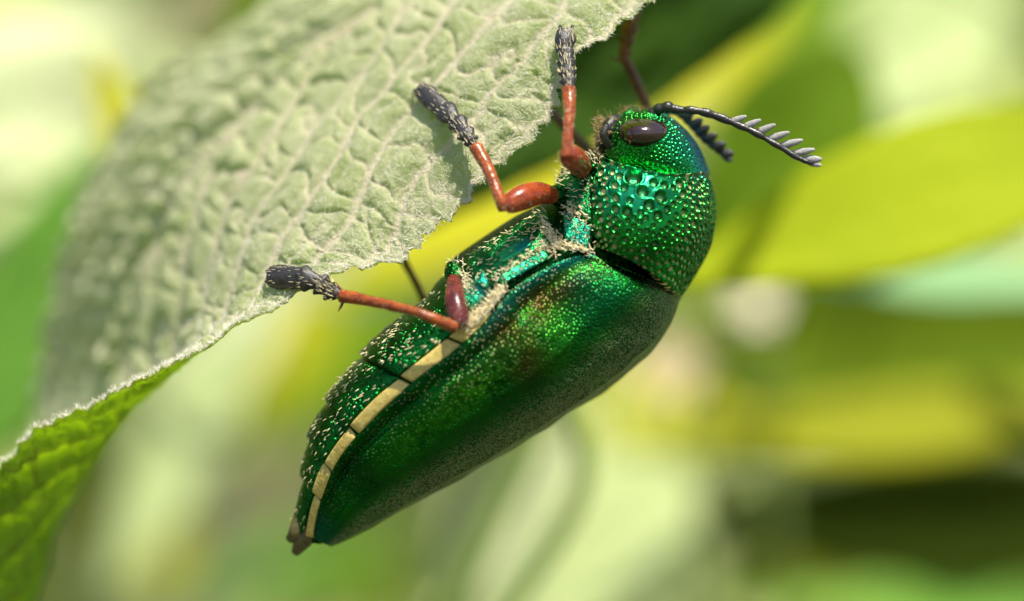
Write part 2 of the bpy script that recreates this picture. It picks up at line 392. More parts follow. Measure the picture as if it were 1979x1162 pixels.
shrub('tall_green_shrub', 'tall shrub with yellow, green and pale leaves behind the antennae',
      [(9.5, 24, GZ), (9.2, 24, -20), (9.6, 24, 2), (9.4, 24, 14)], [.6, .5, .35, .15], [
    ((1500, -60, 17), (1180, 330, 16), 230, (0, -.7, .7), YEL, None, kw(curl=.05)),
    ((1660, 90, 9), (1340, 540, 9), 340, (0, -.97, .1), MID, 'plain mid-green leaf behind the antennae', kw(curl=.04)),
    ((1640, -120, 20), (1420, 330, 19), 200, (0, -.95, .25), MID, None, kw(curl=.04)),
    ((1950, -120, 26), (1650, 300, 25), 420, (0, -.6, .8), PAL, 'pale washed-out leaf behind the lime leaf', kw(curl=.03)),
    ((2060, -100, 22), (1950, 220, 22), 110, (0, -.95, -.3), OLI, None, kw(curl=.03)),
    ], STEM)
shrub('yellow_shrub', 'shrub with bright yellow leaf seen between the pale leaf and the beetle',
      [(-1.5, 22, GZ), (-1.2, 22, -24), (-.6, 21.5, -8), (0, 21.5, 1)], [.5, .42, .25, .1], [
    ((1180, 300, 13), (640, 560, 13), 300, (0, -.7, .7), YEL, 'bright yellow leaf behind the beetle legs', kw(curl=.04)),
    ((1230, 190, 19), (880, 420, 18), 190, (0, -.7, .7), PAL, None, kw(curl=.04)),
    ((820, 560, 24), (470, 900, 24), 260, (0, -.75, .65), MID, None, kw(curl=.04)),
    ((640, 560, 19), (420, 850, 19), 190, (0, -.7, .7), YEL, None, kw(curl=.04)),
    ], STEM)
shrub('withered_shrub', 'shrub with taupe withered leaves and pale green leaves behind the beetle tail',
      [(-4.5, 30, GZ), (-4.2, 30, -24), (-3.9, 30, -8), (-4.0, 30, -2)], [.5, .42, .25, .1], [
    ((600, 640, 28), (480, 1100, 28), 210, (0, -.8, .4), TAU, 'dull taupe withered leaf', kw(curl=.04)),
    ((440, 620, 30), (300, 980, 30), 260, (0, -.7, .7), PAL, None, kw(curl=.04)),
    ((420, 770, 22), (330, 930, 22), 120, (0, -.8, .5), GRN, None, kw(curl=.04)),
    ((700, 1060, 26), (380, 1180, 26), 160, (0, -.7, .7), GRN, None, kw(curl=.04)),
    ((260, 960, 26), (330, 1160, 26), 150, (0, -.7, .7), YEL, None, kw(curl=.04)),
    ((560, 540, 14), (250, 960, 14), 240, (.1, -.5, .87), CRM, None, kw(curl=.04)),
    ((480, 640, 13), (210, 1150, 13), 230, (.1, -.5, .87), PAL, None, kw(curl=.04)),
    ((760, 1000, 32), (620, 1250, 32), 200, (0, -.7, .7), MID, None, kw(curl=.04)),
    ], STEM)
shrub('pale_shrub', 'pale green shrub low behind the beetle back',
      [(3.0, 34, GZ), (3.2, 34, -26), (3.4, 34, -10), (3.6, 34, -4)], [.5, .42, .25, .1], [
    ((1340, 900, 30), (1060, 1230, 30), 420, (0, -.65, .75), PAL, 'pale washed-out green leaf', kw(curl=.04)),
    ((1130, 860, 34), (900, 1180, 33), 300, (0, -.65, .75), CRM, None, kw(curl=.04)),
    ((1420, 830, 30), (1120, 760, 29), 160, (0, -.65, .75), YEL, None, kw(curl=.04)),
    ((1330, 900, 12), (1010, 1260, 12), 330, (.1, -.6, .75), PAL, 'bright pale green leaf below the beetle back', kw(curl=.04)),
    ((1130, 830, 14), (840, 1230, 14), 260, (.1, -.5, .87), CRM, None, kw(curl=.04)),
    ((1600, 1180, 30), (1380, 980, 30), 170, (0, -.65, .75), YEL, None, kw(curl=.04)),
    ], STEM)
shrub('bright_left_shrub', 'shrub with cream, olive and fresh green leaves left of the pale leaf',
      [(-10, 16, GZ), (-9.8, 16, -22), (-10.2, 16, -2), (-10, 16, 9)], [.55, .45, .3, .12], [
    ((-150, 130, 24), (320, 60, 24), 330, (0, -.6, .8), CRM, 'cream bright leaf', kw(curl=.04)),
    ((-160, 330, 18), (260, 230, 18), 260, (0, -.6, .8), CRM, None, kw(curl=.04)),
    ((310, 440, 7), (180, 92, 7), 120, (0, -.8, .6), YEL, 'small olive-yellow pointed leaf tip', kw(curl=.04)),
    ((-60, 900, 8), (190, 270, 8), 260, (0, -.95, .3), GRN, 'fresh green leaf standing beside the pale leaf', kw(curl=.04)),
    ((-90, 480, 12), (170, 300, 12), 90, (0, -.6, .8), PAL, None, kw(curl=.04)),
    ((460, -80, 22), (330, 140, 22), 190, (0, -.7, .5), TAU, None, kw(curl=.04)),
    ((420, 260, 20), (260, 130, 20), 150, (0, -.7, .5), PAL, None, kw(curl=.04)),
    ((660, -130, 10), (390, 110, 10), 150, (0, -.95, .3), OLI, None, kw(curl=.04)),
    ], STEM)
# two arching stalks and the pale blossoms behind the beetle's back
def stalk(name, label, px, r, grp):
    pts = [P(*p) for p in px]; d_ = pts[-1]-pts[-2]
    for q_ in (1.0, 1.1, 1.2): pts.append(pts[-1]+d_*q_)
    for q_ in (.25, .5, .75, 1.0): pts.append(pts[len(px)+2]*(1-q_)+np.array([pts[len(px)+2][0]-9*q_, 9, GZ])*q_)
    pts = [np.asarray(p_) for p_ in pts]; r = list(r[:len(px)])+[r[len(px)-1]*1.1]*7
    V, F = tube(pts[::-1], list(r)[::-1], 60, 10); o = obj(name, V-pts[-1], F, STEM, org=(0, 0, 0)); o.location = pts[-1]
    return tag(o, label, 'stalk', grp)
stalk('arching_stalk', 'olive stalk that hooks over at its top, below the beetle back', [(1040, 700, 5), (1105, 790, 5), (1128, 900, 5), (1095, 1000, 5), (990, 1150, 5)], [.06, .085, .095, .10, .11, .2], 'stalks')
stalk('slender_stalk', 'straighter thin green stalk beside the hooked stalk', [(1080, 760, 6.5), (1025, 870, 6.5), (955, 1000, 6.5), (870, 1180, 6.5)], [.08, .11, .13, .14, .2], 'stalks')
def blossom(px, py, y, r, mat, label, stem_to):
    c = P(px, py, y); root = empty('blossom', c); tag(root, label, 'flower', 'pale blossoms')
    for i in range(6):
        a = i*math.pi/3; d = np.array([math.cos(a), .5*math.sin(a)-.1, .86*math.sin(a)])
        G = leaf_mesh(c, c+d*r, r*.95, (0, -.8, .6), curl=.1, n=10, m=7, wav=0)
        solid(obj('petal', G, gridF(10, 7), mat, root), .03)
    V, F = tube([c+np.array([0, -.08*r, 0]), c+np.array([0, .02*r, 0])], [.22*r, .25*r], 6, 12); obj('flower_centre', V, F, M['band'], root)
    V, F = tube([c, c+np.array([.3, .6, -3]), np.array([c[0]+stem_to, c[1]+1.5, GZ])], [.06, .08, .2], 30, 8); obj('flower_stalk', V, F, STEM, root)
PET = lm('pale_petal', (.80, .72, .55), (.8, .7, .5), .3, .5)
PET2 = lm('dull_petal', (.46, .38, .22), (.5, .42, .22), .3, .5)
blossom(1462, 588, 13.5, .33, PET, 'small cream blossom between the olive leaf and the lime leaf', 3)
blossom(1292, 712, 12.6, .5, PET2, 'dull beige blossom close behind the beetle back', 2)

# ------------------------------------------------------------------ host plant: pale hairy leaf and dark leaf behind it
plant = empty('leafy_plant', (8.2, 8.5, GZ))
tag(plant, 'leafy plant whose pale wrinkled saw-edged leaf carries the beetle', 'plant')
V, F = tube([(8.2, 8.5, GZ), (8.0, 8.3, -20), (8.2, 8.0, -4), (7.6, 7.6, 4.0), (7.0, 7.2, 8)], [.45, .4, .3, .22, .15], 50, 12)
stem = obj('stem', V, F, STEM, plant)
# stations: near margin, valley, back, far margin, each (px, py, depth)
ST = np.array([
 [(1480, -240, .4), (1420, -300, .8), (1330, -380, 1.2), (1250, -450, 1.5)],
 [(1360, -105, .0), (1220, -220, .6), (1060, -320, 1.3), (900, -400, 2.0)],
 [(1240, 5, -.25), (1085, -75, .25), (880, -150, 1.0), (720, -190, 1.9)],
 [(1110, 110, -.35), (960, 10, .15), (770, -60, .95), (600, -60, 2.0)],
 [(1037, 235, -.40), (850, 120, .12), (650, 20, 1.0), (485, 45, 2.2)],
 [(905, 360, -.40), (735, 235, .12), (520, 130, 1.1), (340, 140, 2.4)],
 [(775, 487, -.40), (600, 360, .12), (400, 250, 1.2), (238, 260, 2.5)],
 [(640, 530, -.40), (490, 470, .22), (315, 365, 1.3), (165, 380, 2.6)],
 [(500, 605, -.40), (395, 590, .45), (250, 480, 1.5), (128, 490, 2.6)],
 [(385, 672, -.40), (325, 705, .75), (200, 600, 1.7), (108, 600, 2.6)],
 [(285, 722, -.35), (240, 800, .95), (165, 730, 1.9), (93, 700, 2.6)],
 [(190, 772, -.25), (165, 915, 1.0), (125, 880, 1.9), (78, 800, 2.6)],
 [(95, 818, -.15), (105, 1020, 1.0), (75, 1000, 1.9), (45, 910, 2.5)],
 [(15, 880, .0), (62, 1150, 1.0), (30, 1120, 1.8), (-20, 1030, 2.3)],
 [(-90, 960, .2), (10, 1330, 1.0), (-40, 1280, 1.6), (-110, 1180, 2.0)],
 [(-220, 1120, .5), (-120, 1430, .9), (-150, 1400, 1.2), (-190, 1330, 1.5)],
 [(-330, 1420, .8), (-320, 1450, .85), (-318, 1455, .9), (-316, 1458, .95)]], float)
NS, NTt = 900, 380
ST[..., 2] = np.where(ST[..., 2] > .3, .3+(ST[..., 2]-.3)*1.3, ST[..., 2])
STw = Pa(ST)
A1 = cr(STw, NS)                              # (NS,4,3)
tt = np.linspace(0, 1, NTt)**1.12
LG = np.transpose(cr(np.transpose(A1, (1, 0, 2)), tt), (1, 0, 2))   # (NS,NT,3)
LN = grid_normals(LG)
if LN[NS//2, NTt//3, 1] > 0: LN = -LN; FLIP = True
else: FLIP = False
dU = np.linalg.norm(np.diff(LG[:, NTt//2], axis=0), axis=1); Ucoord = np.concatenate([[0], np.cumsum(dU)])[:, None]
dV = np.linalg.norm(np.diff(LG, axis=1), axis=2); Vc = np.concatenate([np.zeros((NS, 1)), np.cumsum(dV, 1)], 1)
Wd = Vc[:, -1:]; Vm = .50*Wd
wob = np.stack([Ucoord+0*Vc, Vc, 0*Vc], -1)
nz = (fbm(wob*1.1, 21)-.5); nz2 = (fbm(wob*2.6, 31)-.5)
dd = np.abs(Vc-Vm); side = np.sign(Vc-Vm)
ph = (Ucoord-dd*2.1-.25*dd**2+nz*.80+.25*nz2+.21*(side > 0))/1.12
fl = np.floor(ph); fr = ph-fl; dl = np.minimum(fr, 1-fr)*1.12*.40            # distance to lateral vein
al = (Ucoord*.90+dd*.45)+nz2*.60+.12*nz
ps = al/.30+hashf(fl, side*0+3, fl*0, 5)*7.0+side*3.3+(fr-.5)*.55
f2 = np.floor(ps); r2 = ps-f2; dt = np.minimum(r2, 1-r2)*.30
dm = np.abs(Vc-Vm)
dv = np.minimum(np.minimum(dl, dt*1.15+.015), dm)
# tertiary splitting of some quilts
al3 = (ph+hashf(fl, f2, fl*0, 9))*2.0+nz2*1.2; r3 = np.abs(al3-np.round(al3))*.40*.5
q3 = (hashf(fl, f2, side, 14) > .45)
dv3 = np.where(q3, np.minimum(dv, r3+.02), dv)
pill = np.sin(np.clip((dv3+.012)/.15, 0, 1)*math.pi/2)**.8
amp = smooth(Vc, 0, .25)*.6+.4
hgt = .058*(pill-.6)*amp*(1+1.1*smooth(Vc, 1.3, 2.6))*(.65+.7*hashf(fl, f2, side, 8))+.016*np.exp(-(dl/.020)**2)+.030*np.exp(-(dm/.04)**2)-.03*np.exp(-(dm/.12)**2)
hgt += .034*(.5-.5*np.cos(2*math.pi*ph))**.7*(1+1.0*smooth(Vc, 1.0, 2.6))*amp
hgt += .05*(fbm(wob*.9, 41)-.5)+.018*(fbm(wob*9, 51)-.5)
vein = (.45+.75*fbm(wob*3.1, 57))*np.clip(np.exp(-(dl/.028)**2)+.75*np.exp(-(dt/.021)**2)+np.exp(-(dm/.035)**2)+.35*q3*np.exp(-(r3/.012)**2), 0, 1)
# saw teeth along both margins
uu = Ucoord[:, 0]
def saw(u, per, sd):
    x = u/per+.6*(vnoise(np.stack([u*2.2, u*0, u*0+sd], -1), sd)-.5)*2; f = x-np.floor(x); a = hashf(np.floor(x), x*0, x*0, sd)
    return np.where(f < .75, f/.75, (1-f)/.25)*(.4+.6*a)
teeth = .085*saw(uu, .19, 3)+.030*saw(uu, .07, 4)+.22*(fbm(np.stack([uu*1.9, uu*0, uu*0], -1), 61)-.5)
inw = LG[:, 12]-LG[:, 0]; inw /= np.linalg.norm(inw, axis=1, keepdims=True)
fall = np.clip(1-Vc/.6, 0, 1)[..., None]
LG = LG-(inw*(teeth-.03)[:, None])[:, None]*fall
LG = LG+LN*hgt[..., None]
SLICE = slice(20, NS-20)
o = obj('leaf', LG, gridF(NS, NTt, flip=FLIP), [M['leafA'], M['leafB']], plant, attrs={'vein': np.clip(vein*1.35, 0, 1), 'down': smooth(Vc, 1.0, 3.2)*(.5+fbm(wob*1.4, 83)).clip(0, 1)})
o['label'] = 'pale hairy quilted leaf with saw-toothed edge, sunlit'
md = o.modifiers.new('thickness', 'SOLIDIFY'); md.thickness = .022; md.offset = -1; md.material_offset = 1; md.material_offset_rim = 0
host = o
# fine hairs, dense near the margin where they can be made out
nh = 8000
iu = RNG.integers(int(NS*.10), int(NS*.84), nh); iv = (RNG.random(nh)**1.4*NTt*.42).astype(int)
Hn = grid_normals(LG)*(-1 if FLIP else 1)
dr = Hn[iu, iv]*.45+RNG.normal(size=(nh, 3))*.55
V, F = blades(LG[iu, iv], dr, RNG.uniform(.025, .06, nh), .003)
ne = 1500; ie = RNG.integers(int(NS*.10), int(NS*.88), ne)
V2, F2 = blades(LG[ie, RNG.integers(0, 3, ne)], -inw[ie]*.8+Hn[ie, 0]*.3+RNG.normal(size=(ne, 3))*.5, RNG.uniform(.02, .06, ne), .003)
hb = MB(); hb.add(V, F); hb.add(V2, F2); h = hb.build('leaf_hair', M['hair'], host); h['kind'] = 'stuff'
lpx = pix(LG[::4, ::4]).reshape(-1, 2); lpy = LG[::4, ::4, 1].ravel()
def leaf_y(px, py):
    d2 = ((lpx-[px, py])**2).sum(1); j = np.argsort(d2)[:6]; return float(lpy[j].min())
# petiole of the pale leaf
b3 = LG[4, NTt//2]
V, F = tube([(7.3, 7.4, 6), (4.9, 5.4, 6.0), b3+[.4, .2, .35], b3-[.25, 0, .25]], [.16, .13, .11, .05], 24, 10); obj('petiole', V, F, STEM, host)
# dark shaded leaf just behind
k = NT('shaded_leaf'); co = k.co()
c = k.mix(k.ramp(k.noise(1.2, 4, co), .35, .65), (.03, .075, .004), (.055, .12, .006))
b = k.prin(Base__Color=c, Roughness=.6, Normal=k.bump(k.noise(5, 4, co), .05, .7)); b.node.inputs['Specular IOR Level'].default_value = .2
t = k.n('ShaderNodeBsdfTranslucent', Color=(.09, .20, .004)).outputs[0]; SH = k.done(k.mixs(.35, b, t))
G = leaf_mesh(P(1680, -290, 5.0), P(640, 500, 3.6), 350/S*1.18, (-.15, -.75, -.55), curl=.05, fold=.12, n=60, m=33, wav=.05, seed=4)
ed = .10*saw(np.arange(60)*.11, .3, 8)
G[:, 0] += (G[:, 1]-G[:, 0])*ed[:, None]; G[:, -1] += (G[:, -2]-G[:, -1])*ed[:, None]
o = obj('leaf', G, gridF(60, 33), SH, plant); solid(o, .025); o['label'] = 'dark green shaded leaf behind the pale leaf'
V, F = tube([(7.5, 7.55, 4.6), G[0, 16]+[.9, .6, .6], G[0, 16]+(G[4, 16]-G[0, 16])], [.14, .1, .06], 14, 8); obj('petiole', V, F, STEM, o)

# ------------------------------------------------------------------ beetle
beetle = empty('jewel_beetle', P(870, 640, 0))
tag(beetle, 'metallic green jewel beetle with cream side stripe clinging to the pale leaf edge', 'beetle')
def quarter(Ma, Da, w, n, m, th0=0., th1=math.pi/2, sag=None, p=1.0, side=-1):
    """Half shell: from the margin (nearest the side) round to the outline on the middle plane."""
    Mi = cr(np.array(Ma, float), n); Di = cr(np.array(Da, float), n); wi = cr(np.array(w, float)[:, None], n)
    th = np.linspace(th0, th1, m); s0 = math.sin(th0)
    b = ((np.sin(th)-s0)/(math.sin(th1)-s0))[None, :, None]; yy = side*wi*np.cos(th)[None]**p
    px = Mi[:, None]*(1-b)+Di[:, None]*b
    if sag is not None:
        sg = cr(np.array(sag, float), n)[:, None]; px = px+sg*(4*b*(1-b))
    yv = np.broadcast_to(yy, px.shape[:2])
    nearw = -np.abs(wi)*np.cos(th)[None]**p          # unproject with the near depth so both sides mirror exactly
    g = Pa(np.concatenate([px, np.broadcast_to(nearw, px.shape[:2])[..., None]], -1)); g[..., 1] = yv
    return g, px
# -- body core and ventral surface
BV = [(1152, 288), (1090, 322), (1062, 380), (992, 420), (928, 463), (872, 510), (826, 577), (760, 630), (702, 688), (664, 735), (630, 785), (606, 838), (594, 892), (576, 985), (558, 1042)]
BM = [(1190, 330), (1170, 400), (1145, 455), (1112, 492), (1045, 530), (985, 575), (935, 632), (885, 680), (805, 742), (742, 792), (686, 852), (648, 905), (628, 950), (612, 1005), (606, 1050)]
BW = [.34, .46, .52, .56, .60, .645, .665, .665, .64, .585, .50, .40, .32, .19, .09]
NB, MQ = 260, 60
Gv, Gpx = quarter(BM, BV, BW, NB, MQ, 0, math.pi/2, p=.85)
uB = np.linspace(0, 1, NB)
bounds = [5.15/14, 8.05/14, 9.85/14, 11.2/14, 12.35/14]
stepd = np.zeros(NB)
for i, bd in enumerate(bounds):
    x = (bd-uB)*14; stepd += np.where((x > 0) & (x < 1.6), .026*(1-x/1.6)**1.5, 0)-np.where((x <= 0) & (x > -.5), .014*(1+x/.5), 0)
Nv = grid_normals(Gv)
if Nv[NB//2, 10, 1] > 0: Nv = -Nv
Gv = Gv+Nv*(stepd[:, None]*smooth(np.linspace(0, 1, MQ), .02, .25)[None])[..., None]
Gv[:, -1, 1] = 0
Dpx = [(1240, 340), (1300, 390), (1300, 460), (1262, 560), (1235, 600), (1205, 650), (1160, 705), (1090, 765), (985, 830), (890, 890), (800, 945), (720, 990), (680, 1012), (650, 1035), (620, 1052)]
Gd, _ = quarter(BM, Dpx, [x*.84 for x in BW], NB, 24, 0, math.pi/2)
half = np.concatenate([Gv[:, ::-1], Gd[:, 1:]], 1)       # ventral midline -> margin -> dorsal midline
mir = half[:, ::-1][:, 1:-1].copy(); mir[..., 1] *= -1
full = np.concatenate([half, mir], 1)
ncol = full.shape[1]
Vb = np.vstack([full.reshape(-1, 3), full[0].mean(0), full[-1].mean(0)]); kk = NB*ncol
jj = np.arange(ncol); j2 = (jj+1) % ncol
Fb = [gridF(NB, ncol, cv=True, flip=True), np.stack([np.full(ncol, kk), jj, j2], -1), np.stack([np.full(ncol, kk+1), (NB-1)*ncol+j2, (NB-1)*ncol+jj], -1)]
body = obj('body', Vb, Fb, M['core'], beetle)
bpx = pix(Gv).reshape(-1, 2); bY = Gv[..., 1].ravel(); bNn = Nv.reshape(-1, 3)
def body_at(px, py):
    q = np.stack([np.ravel(px), np.ravel(py)], -1); out = np.zeros(len(q)); nn = np.zeros((len(q), 3))
    for i, x in enumerate(q):
        d2 = ((bpx-x)**2).sum(1); j = np.argpartition(d2, 4)[:4]; w = 1/(d2[j]+.5); out[i] = (bY[j]*w).sum()/w.sum(); nn[i] = bNn[j].mean(0)
    return out.reshape(np.shape(px)), nn.reshape(np.shape(px)+(3,))
def surf_patch(u0, u1, q0, q1, n, m, off, rim=.02, dome=0):
    """Plate cut from the ventral surface: u along the body, q from margin (0) to ventral midline (1); bent-down rim gives it thickness."""
    us = np.linspace(u0, u1, n)*(NB-1); iu = np.minimum(us.astype(int), NB-2); fu = (us-iu)[:, None, None]
    sgrid = Gv[iu]*(1-fu)+Gv[iu+1]*fu; ngrid = Nv[iu]*(1-fu)+Nv[iu+1]*fu
    q0a = np.broadcast_to(q0, (n,)); q1a = np.broadcast_to(q1, (n,)); G = np.zeros((n, m, 3)); Nn = np.zeros((n, m, 3))
    for i in range(n):
        qs = (q0a[i]+(q1a[i]-q0a[i])*np.linspace(0, 1, m))*(MQ-1); a = np.minimum(qs.astype(int), MQ-2); f = (qs-a)[:, None]
        G[i] = sgrid[i, a]*(1-f)+sgrid[i, a+1]*f; Nn[i] = ngrid[i, a]*(1-f)+ngrid[i, a+1]*f
    ii = np.minimum(np.arange(n), np.arange(n)[::-1])[:, None]/max(1, n/8.); jj_ = np.minimum(np.arange(m), np.arange(m)[::-1])[None]/max(1, m/8.)
    e = np.clip(np.minimum(ii, jj_), 0, 1)
    return G+Nn*((off+dome*e)*(e > 0)+(e == 0)*(-rim))[..., None], Nn
def both(name, G, mat, parent, attrs=None, flip=False, label=None, far=True):
    o = obj(name, G, gridF(G.shape[0], G.shape[1], flip=flip), mat, parent, attrs)
    if label: o['label'] = label
    if far:
        G2 = G.copy(); G2[..., 1] *= -1
        obj(name, G2, gridF(G.shape[0], G.shape[1], flip=not flip), mat, parent, attrs)
    return o
# abdomen plates
segs = [(5.35/14, bounds[1]), (bounds[1], bounds[2]), (bounds[2], bounds[3]), (bounds[3], bounds[4]), (bounds[4], .985)]
SP = []; SN = []
for i, (a, b_) in enumerate(segs):
    G, Nn = surf_patch(a-.001, b_+.001, .175 if i < 4 else .3, 1.0, 50, 60, .012, .03, .012)
    G[:, -1, 1] = np.minimum(G[:, -1, 1], 0)
    both('abdomen_plate', G, M['sternite'], beetle); SP.append(G); SN.append(Nn)
# cream side stripe, one piece for each segment
bands = [(5.6/14, 6.75/14), (6.78/14, bounds[1]), (bounds[1]+.002, bounds[2]), (bounds[2]+.002, bounds[3]), (bounds[3]+.002, bounds[4]), (bounds[4]+.002, .985)]
for i, (a, b_) in enumerate(bands):
    G, Nn = surf_patch(a-.001, b_-.001, .0, .19 if i < 4 else .25, 24, 10, .016, .012, .010)
    both('side_band', G, M['band'], beetle, label='cream stripe piece along the shell edge' if i == 0 else None)
# thorax side plates (pixel quads draped on the body)
def plate(name, quad, mat, off, n=26, m=20, dome=.03, label=None, bulge=None):
    q = np.array(quad, float); u = np.linspace(0, 1, n)[:, None, None]; v = np.linspace(0, 1, m)[None, :, None]
    px = (q[0]*(1-u)+q[1]*u)*(1-v)+(q[3]*(1-u)+q[2]*u)*v
    # round the corners a little
    cx = px.mean((0, 1)); e = 4*u*(1-u)*4*v*(1-v); px = px+(px-cx)*.05*(4*u*(1-u)+4*v*(1-v)-1)
    y, nn = body_at(px[..., 0], px[..., 1])
    ii = np.minimum(np.arange(n), np.arange(n)[::-1])[:, None]/(n/6.); jj_ = np.minimum(np.arange(m), np.arange(m)[::-1])[None]/(m/6.)
    ed = np.clip(np.minimum(ii, jj_), 0, 1); ed = np.sin(ed*math.pi/2)
    G = Pa(np.concatenate([px, y[..., None]], -1))+nn*((off+dome)*ed-.03*(1-ed))[..., None]
    G = G+nn*(.02*(fbm(G*5, 77)-.5)*ed)[..., None]
    return both(name, G, mat, beetle, flip=True, label=label), G, nn
plates = []
plates.append(plate('breast_plate', [(1062, 392), (880, 508), (930, 560), (1085, 470)], M['thorax'], .012, 60, 40, .025))
plates.append(plate('side_plate', [(1062, 478), (950, 545), (968, 560), (1075, 498)], M['tealplate'], .035, 40, 16, .02, 'teal side plate with cream fringe'))
plates.append(plate('teal_plate', [(1030, 455), (955, 500), (968, 522), (1040, 478)], M['tealplate'], .045, 30, 16, .012))
plates.append(plate('hip_plate', [(945, 520), (885, 560), (905, 615), (955, 570)], M['tealplate'], .03, 26, 26, .02))
plates.append(plate('hip_rim', [(876, 512), (868, 522), (905, 608), (913, 600)], M['greenedge'], .06, 30, 8, .01, 'bright green rim of the hind hip'))
plates.append(plate('throat_plate', [(1150, 300), (1075, 345), (1075, 400), (1150, 440)], M['thorax'], .012, 36, 36, .03))
plates.append(plate('shoulder_plate', [(1150, 440), (1085, 400), (1085, 470), (1140, 490)], M['tealplate'], .02, 30, 26, .03))

plates.append(plate('cream_patch', [(974, 552), (902, 626), (914, 644), (985, 560)], M['cream'], .02, 24, 10, .015))
# -- wing cases
EM = [(1136, 484), (1052, 518), (985, 565), (928, 632), (878, 678), (800, 737), (732, 796), (672, 862), (638, 918), (616, 985), (608, 1040)]
ED = [(1320, 566), (1306, 612), (1276, 665), (1216, 722), (1140, 778), (1040, 840), (940, 898), (840, 952), (745, 1004), (685, 1036), (640, 1057)]
EW = [.55, .645, .69, .72, .72, .68, .60, .49, .36, .24, .11]
n, m = 420, 240
Ge, Epx = quarter(EM, ED, EW, n, m, math.radians(-16), math.pi/2, p=.92)
Ne = grid_normals(Ge)
if Ne[n//2, 20, 1] > 0: Ne = -Ne; EF = True
else: EF = False
uE = np.linspace(0, 1, n)[:, None]; qE = np.linspace(0, 1, m)[None]
nE = fbm(Ge*2.2, 91)-.5; nF = fbm(Ge*7, 95)-.5
dep = .05*nE+.012*nF
dep += -.06*np.exp(-(((Epx[..., 0]-1070)/70)**2+((Epx[..., 1]-590)/60)**2))+.05*np.exp(-(((Epx[..., 0]-1215)/55)**2+((Epx[..., 1]-575)/45)**2))
dep += -.03*np.exp(-(((qE-.10)/.03)**2))*smooth(uE, .02, .2)*(1-smooth(uE, .75, .95))            # groove inside the margin
dep += .02*np.exp(-((qE-.02)/.03)**2)
for qq in (.38, .58, .78): dep += .010*np.exp(-((qE-qq)/.03)**2)*smooth(uE, .1, .3)*(1-smooth(uE, .8, 1))
dep = dep*smooth(uE, 0, .05)-.035*(1-smooth(uE, 0, .03))-.05*(1-smooth(uE[::-1], 0, .02))*0
Ge = Ge+Ne*dep[..., None]; Ge[:, -1, 1] = np.minimum(Ge[:, -1, 1], 0)*0-.0015
def blob(cx, cy, rx, ry, ang=-40):
    a = math.radians(ang); dx = Epx[..., 0]-cx; dy = Epx[..., 1]-cy
    return np.exp(-(((dx*math.cos(a)+dy*math.sin(a))/rx)**2+((-dx*math.sin(a)+dy*math.cos(a))/ry)**2))
nb = fbm(Ge*3.5, 71)
att = dict(  # own shell colours, partly with reflections painted in; bright marks painted highlights
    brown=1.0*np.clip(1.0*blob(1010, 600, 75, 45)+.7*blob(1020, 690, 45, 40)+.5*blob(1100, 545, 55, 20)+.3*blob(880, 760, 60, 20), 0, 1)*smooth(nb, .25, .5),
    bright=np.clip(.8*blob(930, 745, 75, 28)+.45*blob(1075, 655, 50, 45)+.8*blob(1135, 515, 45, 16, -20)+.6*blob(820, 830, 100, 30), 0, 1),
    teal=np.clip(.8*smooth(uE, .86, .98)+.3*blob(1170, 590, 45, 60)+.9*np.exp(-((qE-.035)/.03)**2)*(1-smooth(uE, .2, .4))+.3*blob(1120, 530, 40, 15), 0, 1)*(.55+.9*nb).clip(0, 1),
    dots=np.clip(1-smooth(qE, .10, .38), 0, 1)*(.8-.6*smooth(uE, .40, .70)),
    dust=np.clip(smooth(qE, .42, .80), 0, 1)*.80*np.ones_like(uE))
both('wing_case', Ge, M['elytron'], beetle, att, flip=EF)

# -- pronotum and head with real pits
def pits(G, N, count, rfun, dfun, seed, tries=40, gap=1.10):
    """Carve round pits with raised rims into a grid; returns displacement and pit depth attribute."""
    g = np.random.default_rng(seed); n, m = G.shape[:2]; C = []; R = []
    X = G.reshape(-1, 3)
    cand = g.integers(0, n*m, count*tries)
    for c in cand:
        p = X[c]; r = rfun(c // m/(n-1), (c % m)/(m-1))*g.uniform(.60, 1.30)
        if C:
            d = np.linalg.norm(np.array(C)-p, axis=1)
            if (d < (np.array(R)+r)*gap).any(): continue
        C.append(p); R.append(r)
        if len(C) >= count: break
    C = np.array(C); R = np.array(R); best = np.full(n*m, 9.); br = np.zeros(n*m)
    for i in range(0, n*m, 4000):
        d = np.linalg.norm(X[i:i+4000, None]-C[None], axis=2)/R[None]; j = d.argmin(1); best[i:i+4000] = d[np.arange(len(j)), j]; br[i:i+4000] = R[j]
    x = best; prof = -(1-smooth(x, .35, 1.05))*br*.75+np.exp(-((x-1.14)/.14)**2)*br*.14
    return prof.reshape(n, m), np.clip(1.05-x, 0, 1).reshape(n, m), br.reshape(n, m)
PL = [(1166, 300), (1152, 342), (1144, 390), (1142, 440), (1152, 484)]
PD = [(1364, 326), (1380, 372), (1383, 430), (1366, 495), (1312, 584)]
PW = [.545, .625, .665, .665, .60]
PSAG = [(0, 18), (0, 10), (0, 2), (3, -2), (8, -12)]
n, m = 330, 420
Gp, Ppx = quarter(PL, PD, PW, n, m, math.radians(-42), math.pi/2, PSAG, p=.95)
Np = grid_normals(Gp)
if Np[n//2, m//3, 1] > 0: Np = -Np; PF = True
else: PF = False
uP = np.linspace(0, 1, n)[:, None]; qP = np.linspace(0, 1, m)[None]
def rP(u, q):
    big = math.exp(-((u-.24)/.28)**2-((q-.34)/.20)**2); return .0235+.004*q+.036*big
pr, pa, _ = pits(Gp, Np, 900, rP, None, 5)
edge = np.minimum(np.minimum(uP/.065, (1-uP)/.035), 1)
pr = pr*edge+.006*(fbm(Gp*9, 13)-.5)+.03*(fbm(Gp*3, 14)-.5)-.10*(1-np.sqrt(np.clip(edge*(2-edge), 0, 1)))
